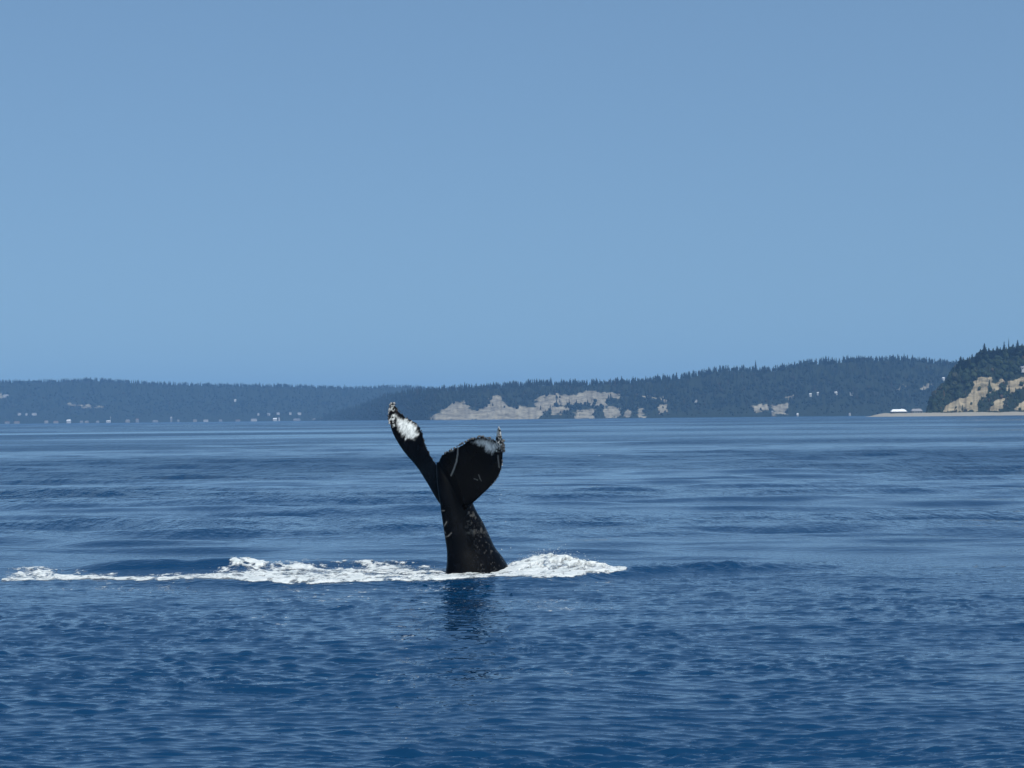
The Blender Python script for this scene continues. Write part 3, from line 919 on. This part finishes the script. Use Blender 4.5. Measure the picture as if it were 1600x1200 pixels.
def whale_mesh():
    verts, faces = [], []
    def add(V, F, caps):
        b = len(verts)
        verts.extend([tuple(v) for v in V])
        faces.extend([tuple(i + b for i in f) for f in list(F) + list(caps)])
    add(*fluke(LEFT, -0.03, False, 3))
    add(*fluke(RIGHT, -0.05, True, 5))
    # tail stock: (row y, left x, right x) in the photograph, lateral half width in metres
    stock = [(722, 682, 690, .05), (735, 682, 702, .10), (752, 683, 718, .15), (770, 685, 731, .17), (784, 687.5, 738, .18), (797, 689, 743.5, .19), (817, 692, 755, .21), (837, 695, 764.5, .24), (856, 698, 773.5, .27),
             (869, 698.5, 783.5, .30), (880, 698, 791, .33), (893, 696, 797, .37), (915, 692, 806, .43), (950, 688, 818, .5), (1010, 682, 835, .6), (1100, 678, 850, .7)]
    S = spline(stock, 64)
    beta = math.radians(32)
    nv = 40
    an = np.linspace(0, 2 * math.pi, nv, endpoint=False)
    V = []
    for (py, xl, xr, lat) in S:
        cpt = unproj((xl + xr) / 2, py, WY)
        hw = (xr - xl) / 2 / PXM
        dors = math.sqrt(max(hw * hw - (lat * math.sin(beta)) ** 2, 0.0009)) / math.cos(beta)
        cs, sn = np.cos(an), np.sin(an)
        # pinched keels along back and belly
        e1 = np.sign(cs) * np.abs(cs) ** 0.9 * dors
        e2 = np.sign(sn) * np.abs(sn) ** 1.12 * lat
        X = cpt[0] + e1 * math.cos(beta) + e2 * math.sin(beta)
        Yy = cpt[1] + e1 * math.sin(beta) - e2 * math.cos(beta)
        V.append(np.stack([X, Yy, np.full(nv, cpt[2])], -1))
    ns = len(V)
    V = np.concatenate(V)
    F = [(i * nv + k_, (i + 1) * nv + k_, (i + 1) * nv + (k_ + 1) % nv, i * nv + (k_ + 1) % nv) for i in range(ns - 1) for k_ in range(nv)]
    caps = [tuple(range(nv)), tuple((ns - 1) * nv + k_ for k_ in range(nv - 1, -1, -1))]
    add(V, F, caps)
    me = bpy.data.meshes.new('body')
    me.from_pydata(verts, [], faces)
    bm = bmesh.new(); bm.from_mesh(me)
    bmesh.ops.recalc_face_normals(bm, faces=bm.faces[:])
    bm.to_mesh(me); bm.free()
    o = bpy.data.objects.new('body', me)
    COL.objects.link(o)
    m = o.modifiers.new('r', 'REMESH'); m.mode = 'VOXEL'; m.voxel_size = 0.014; m.use_smooth_shade = True
    s = o.modifiers.new('s', 'SMOOTH'); s.iterations = 6; s.factor = 0.5
    dg = bpy.context.evaluated_depsgraph_get()
    me2 = bpy.data.meshes.new_from_object(o.evaluated_get(dg))
    bpy.data.objects.remove(o)
    me2.name = 'body'
    return me2

def build_whale():
    me = whale_mesh()
    n = len(me.vertices)
    co = np.zeros(n * 3, np.float32); me.vertices.foreach_get('co', co); P = co.reshape(-1, 3).astype(float)
    no = np.zeros(n * 3, np.float32); me.vertices.foreach_get('normal', no); Nn = no.reshape(-1, 3)
    root_loc = np.array([unproj(745, 890, WY)[0], WY, 0.0])
    a, b = proj(P)
    front = smooth(-0.05, 0.25, -Nn[:, 1])                       # the belly side of the flukes
    far = P[:, 1] > WY + 0.08; near = P[:, 1] < WY - 0.08
    streak = fbm(a / 2.8 + b * 0.16, b / 8.0, 4, 61, 0.6)
    fine = fbm(a / 2.0, b / 2.0, 3, 62)
    wl = poly_sd(a, b, [(616, 646), (624, 651), (636, 655), (646, 660), (653, 670), (654, 680), (647, 687), (634, 687), (626, 676), (619, 663)])
    wr = poly_sd(a, b, [(737, 691), (751, 685), (763, 687.5), (772, 691), (778, 692), (777, 702), (769, 711), (763, 708), (755, 699), (745, 696)])
    m = np.where(far, smooth(-2.0, 6.0, wl + (streak - 0.5) * 9 + (fine - 0.5) * 4), 0)
    m = np.maximum(m, np.where(near, smooth(-2.0, 6.0, wr + (streak - 0.5) * 9 + (fine - 0.5) * 4), 0) * 0.92)
    # pale flecks along the leading edge near the tips
    tipl = far & (b < 668) & (a < 617)
    m = np.maximum(m, np.where(tipl, smooth(0.50, 0.62, fine), 0) * 0.8)
    tipr = near & (a > 773.5) & (b < 706)
    m = np.maximum(m, np.where(tipr, smooth(0.42, 0.6, fine), 0) * 0.75)
    m *= front
    sc1 = seg_dist(a, b, [(715.5, 699), (715, 710), (713, 722), (709, 733), (705, 743)])
    scar = np.where(near, 1 - smooth(0.5, 1.6, sc1 + (fine - .5)), 0) * 0.9
    for pts, wd in (([(741, 748), (746, 750)], .8), ([(748, 742), (750, 748), (752, 751)], .7), ([(698, 815), (694, 822)], .7), ([(705, 833), (700, 838), (695, 839)], .7),
                    ([(694, 830), (696, 833)], .8), ([(690, 798), (694, 798)], .8), ([(778, 712), (779, 722), (780, 730)], 1.1), ([(702, 706), (706, 705), (709, 704)], 1.1)):
        scar = np.maximum(scar, (1 - smooth(wd * .4, wd * 1.6, seg_dist(a, b, pts) + (fine - .5))) * 0.6)
    # grey mottling on the flank
    fl = smooth(724, 732, a) * smooth(786, 792, b) * (1 - smooth(828, 842, b))
    scar = np.maximum(scar, fl * smooth(0.54, 0.74, fbm(a / 4.0, b / 4.5, 4, 77)) * 0.22)
    fl2 = smooth(735, 750, a) * smooth(800, 830, b)
    scar = np.maximum(scar, fl2 * smooth(0.66, 0.80, fbm(a / 2.6, b / 2.6, 3, 78)) * 0.20)
    scar *= front
    me.vertices.foreach_set('co', (P - root_loc).astype(np.float32).ravel())
    me.materials.append(M_SKIN)
    root = empty('humpback_whale', tuple(root_loc))
    o = bpy.data.objects.new('body', me); COL.objects.link(o); o.parent = root
    fattr(o, 'white', m); fattr(o, 'scar', scar)
    tag(root, 'black whale tail with white-patched flukes raised out of the water', 'whale')
    # barnacles along tips and edges
    r = np.random.default_rng(5)
    Vb, Fb, Tb = [], [], []
    nb = 0
    def barn(p, rad, tone):
        nonlocal nb
        v = ICO1_V * (rad * r.uniform(0.7, 1.3, 3)) * (1 + r.normal(0, .12, (len(ICO1_V), 1))) + p
        Vb.append(v); Fb.append(ICO1_F + nb); Tb.append(np.full(len(v), tone)); nb += len(v)
    def along(pts, n, spread, rmin, rmax, light):
        s = np.array(pts, float)
        seg = np.r_[0, np.cumsum(np.hypot(np.diff(s[:, 0]), np.diff(s[:, 1])))]
        for t in r.uniform(0, seg[-1], n):
            q = [np.interp(t, seg, s[:, i]) for i in range(3)]
            p = unproj(q[0] + r.normal(0, spread), q[1] + r.normal(0, spread), WY + q[2] + r.normal(0, 0.015))
            barn(p - root_loc, r.uniform(rmin, rmax), r.uniform(.5, 1) if r.random() < light else r.uniform(0, .12))
    along([(617, 631, 1.31), (610, 632, 1.33), (607, 648, 1.23), (609, 662, 1.14)], 60, .9, .008, .020, .5)
    along([(618, 632, 1.31), (622, 639, 1.25), (631, 650, 1.15), (645, 656.5, 1.0), (656, 668, .82), (661, 683, .62), (668, 703, .42), (676, 716, .22), (681, 725, .1)], 45, .5, .006, .012, .05)
    along([(779.5, 669, -1.37), (780, 682, -1.34), (780, 695, -1.30)], 60, 1.1, .008, .018, .6)
    along([(784, 688, -1.34), (786.5, 700, -1.32), (786, 706, -1.30)], 26, 1.1, .014, .030, .10)
    along([(785, 715, -1.26), (784, 730, -1.16), (778, 746, -1.0), (767, 760, -.8)], 30, .5, .006, .014, .08)
    along([(772, 687, -1.23), (762, 684.5, -1.12), (750, 681.5, -.98), (736, 686, -.8), (720, 694.5, -.62), (706, 702.5, -.4), (692, 710, -.18)], 75, .7, .008, .022, .05)
    V = np.concatenate(Vb); F = np.concatenate(Fb)
    bo = mesh_np('barnacles', V, F, M_BARN, True, root)
    fattr(bo, 'tone', np.concatenate(Tb))
    tag(bo, kind='stuff')
build_whale()

# ------------------------------------------------------------------ foam
def build_foam():
    dx = 0.02
    xs = np.arange(-11.0, 3.4, dx); ys = np.arange(36.0, 43.4, dx * 2.2)
    X, Y = np.meshgrid(xs, ys)
    px = px_at40(X * 40.0 / Y)
    front = interp(px, FRONT) + 0.6 * (fbm(X * 1.4, Y * 0 + 1, 4, 201) - 0.5) + 0.12
    back = interp(px, [(-5, 39.6), (10, 41.6), (50, 42.0), (100, 41.2), (160, 40.4), (200, 40.6), (260, 41.0), (310, 40.6), (340, 41.0), (400, 42.0), (480, 42.5), (600, 42.3), (700, 41.8), (760, 41.3), (830, 41.2), (880, 41.2), (940, 40.7), (975, 39.6)])
    back = back + 0.7 * (fbm(X * 1.3, Y * 0 + 2, 4, 202) - 0.5)
    t = (Y - front) / np.maximum(back - front, 0.3)
    edge = np.minimum((Y - front) / 0.30, (back - Y) / 0.60)
    edge = np.minimum(edge, np.minimum((px - 2) / 14.0, (974 - px) / 14.0))
    edge = edge + 0.5 * (fbm(X * 9.0, Y * 3.0, 4, 220, 0.65) - 0.5)
    lace = 0.45 * fbm(X * 2.2 + 0.5 * Y, Y * 1.7, 4, 203, 0.6) + 0.55 * fbm(X * 8.0 + 0.9 * Y, Y * 5.5, 5, 213, 0.68)
    big = fbm(X * 0.9, Y * 0.7, 3, 204)
    dens = interp(px, [(0, .70), (60, .92), (140, .80), (180, .62), (300, .60), (340, .95), (560, .95), (610, .74), (690, .66), (740, .85), (800, 1.15), (900, 1.15), (960, .8)])
    tail = interp(px, [(0, .10), (170, .30), (330, .36), (450, .30), (690, .30), (790, 0.1), (900, 0), (970, .2)])
    dens = dens + 0.35 * np.exp(-((Y - front - 0.35) / 0.45) ** 2) - tail * smooth(0.40, 0.75, t)
    f = np.where(edge < 0, edge * 3.0, np.clip(edge, 0, 1.0) * 0.25) + (lace - 0.5) * 3.2 + (big - 0.5) * 0.6 + (dens - 0.66) * 0.9
    base = water_height(X, Y, np.full_like(X, 0.10))
    # low froth everywhere, a tumbling splash to the right of the tail
    froth = 0.010 + 0.055 * (np.clip(fbm(X * 5.0, Y * 2.6, 3, 206, 0.55) - 0.34, 0, 1) * 2.4) ** 1.3
    froth = 0.40 * froth * interp(px, [(0, 1.6), (60, 2.0), (150, .9), (330, .9), (380, 1.7), (600, 1.5), (690, 1.0), (760, 0.9), (970, 1.0)])
    sm = interp(px, [(770, 0), (796, .10), (815, .17), (845, .235), (880, .225), (915, .16), (950, .09), (972, .03)])
    ym = 40.7 + 0.4 * (fbm(X * 1.1, X * 0, 2, 215) - 0.5)
    splash = sm * np.exp(-(np.abs(Y - ym) / np.where(Y < ym, 1.25, 0.45)) ** 2) * (0.72 + 0.56 * fbm(X * 3.6, Y * 0.8, 4, 216, 0.6))
    lump = (froth + splash) * smooth(-0.05, 0.5, f) * smooth(0.0, 1.0, edge)
    Z = base + 0.006 + lump
    keepv = f > -0.12
    F = grid_faces(len(ys), len(xs))
    kf = keepv.ravel()[F].sum(1) >= 3
    F = F[kf]
    used = np.unique(F)
    remap = np.full(X.size, -1, np.int64); remap[used] = np.arange(len(used))
    V = np.stack([X, Y, Z], -1).reshape(-1, 3)[used]
    o = mesh_np('foam', V, remap[F], M_FOAM)
    th = smooth(-0.12, 0.75, f) * (0.35 + 0.65 * smooth(0.30, 0.56, fbm(X * 7, Y * 3.0, 5, 210, .68)))
    fattr(o, 'thick', th.ravel()[used])
    tag(o, 'long belt of white foam churned up around the whale tail', 'foam', kind='stuff')
    # flying drops above the foam crest and off the tail
    r = np.random.default_rng(9)
    idx = used[r.integers(0, len(used), 60000)]
    base_pts = np.stack([X.ravel()[idx], Y.ravel()[idx], Z.ravel()[idx]], -1)
    sp = splash.ravel()[idx]; fr = froth.ravel()[idx]
    top = np.abs(base_pts[:, 1] - 40.75) < 0.35
    keep = r.random(len(idx)) < np.clip(sp * 4.5 * top + np.clip(fr - 0.015, 0, 1) * 5.0, 0.006, .7)
    base_pts = base_pts[keep]
    base_pts[:, 2] += r.exponential(1.0, len(base_pts)) * (0.010 + 0.22 * sp[keep])
    R_ = np.clip(r.exponential(0.0018, len(base_pts)) + 0.0016, 0, .009)
    extra = [unproj(x, y, WY + r.uniform(-.6, .3)) for x, y in ((783, 773), (784, 858.5), (798, 856), (781, 780), (786, 792), (790, 815), (936, 712), (890, 815))]
    base_pts = np.concatenate([base_pts, np.array(extra)]); R_ = np.concatenate([R_, np.full(len(extra), .0075)])
    ov = np.array([(1, 0, 0), (-1, 0, 0), (0, 1, 0), (0, -1, 0), (0, 0, 1), (0, 0, -1)], float)
    of = np.array([(0, 2, 4), (2, 1, 4), (1, 3, 4), (3, 0, 4), (2, 0, 5), (1, 2, 5), (3, 1, 5), (0, 3, 5)])
    V = (base_pts[:, None, :] + ov[None] * (R_[:, None] * r.uniform(.7, 1.4, (len(R_), 1)))[..., None]).reshape(-1, 3)
    F = (of[None] + (np.arange(len(R_)) * 6)[:, None, None]).reshape(-1, 3)
    o = mesh_np('spray_drops', V, F, M_DROP)
    tag(o, 'white spray drops flying above the foam and beside the tail', 'spray', kind='stuff')
build_foam()

# ------------------------------------------------------------------ haze: the sea air between here and the far coast
def build_haze():
    bm = bmesh.new()
    bmesh.ops.create_cube(bm, size=1.0)
    me = bpy.data.meshes.new('haze'); bm.to_mesh(me); bm.free()
    g = N('haze_air')
    v = g.n('VolumePrincipled')
    v.inputs['Color'].default_value = (0.27, 0.56, 1.0, 1)
    v.inputs['Density'].default_value = 0.88e-4
    v.inputs['Anisotropy'].default_value = 0.0
    g.l(v.outputs[0], g.out.inputs['Volume'])
    me.materials.append(g.m)
    o = bpy.data.objects.new('haze', me); COL.objects.link(o)
    o.scale = (32000, 15500, 190); o.location = (0, 5000, 190 / 2 - 5)
    tag(o, 'thin blue sea haze over the whole view', 'haze', kind='stuff')
build_haze()
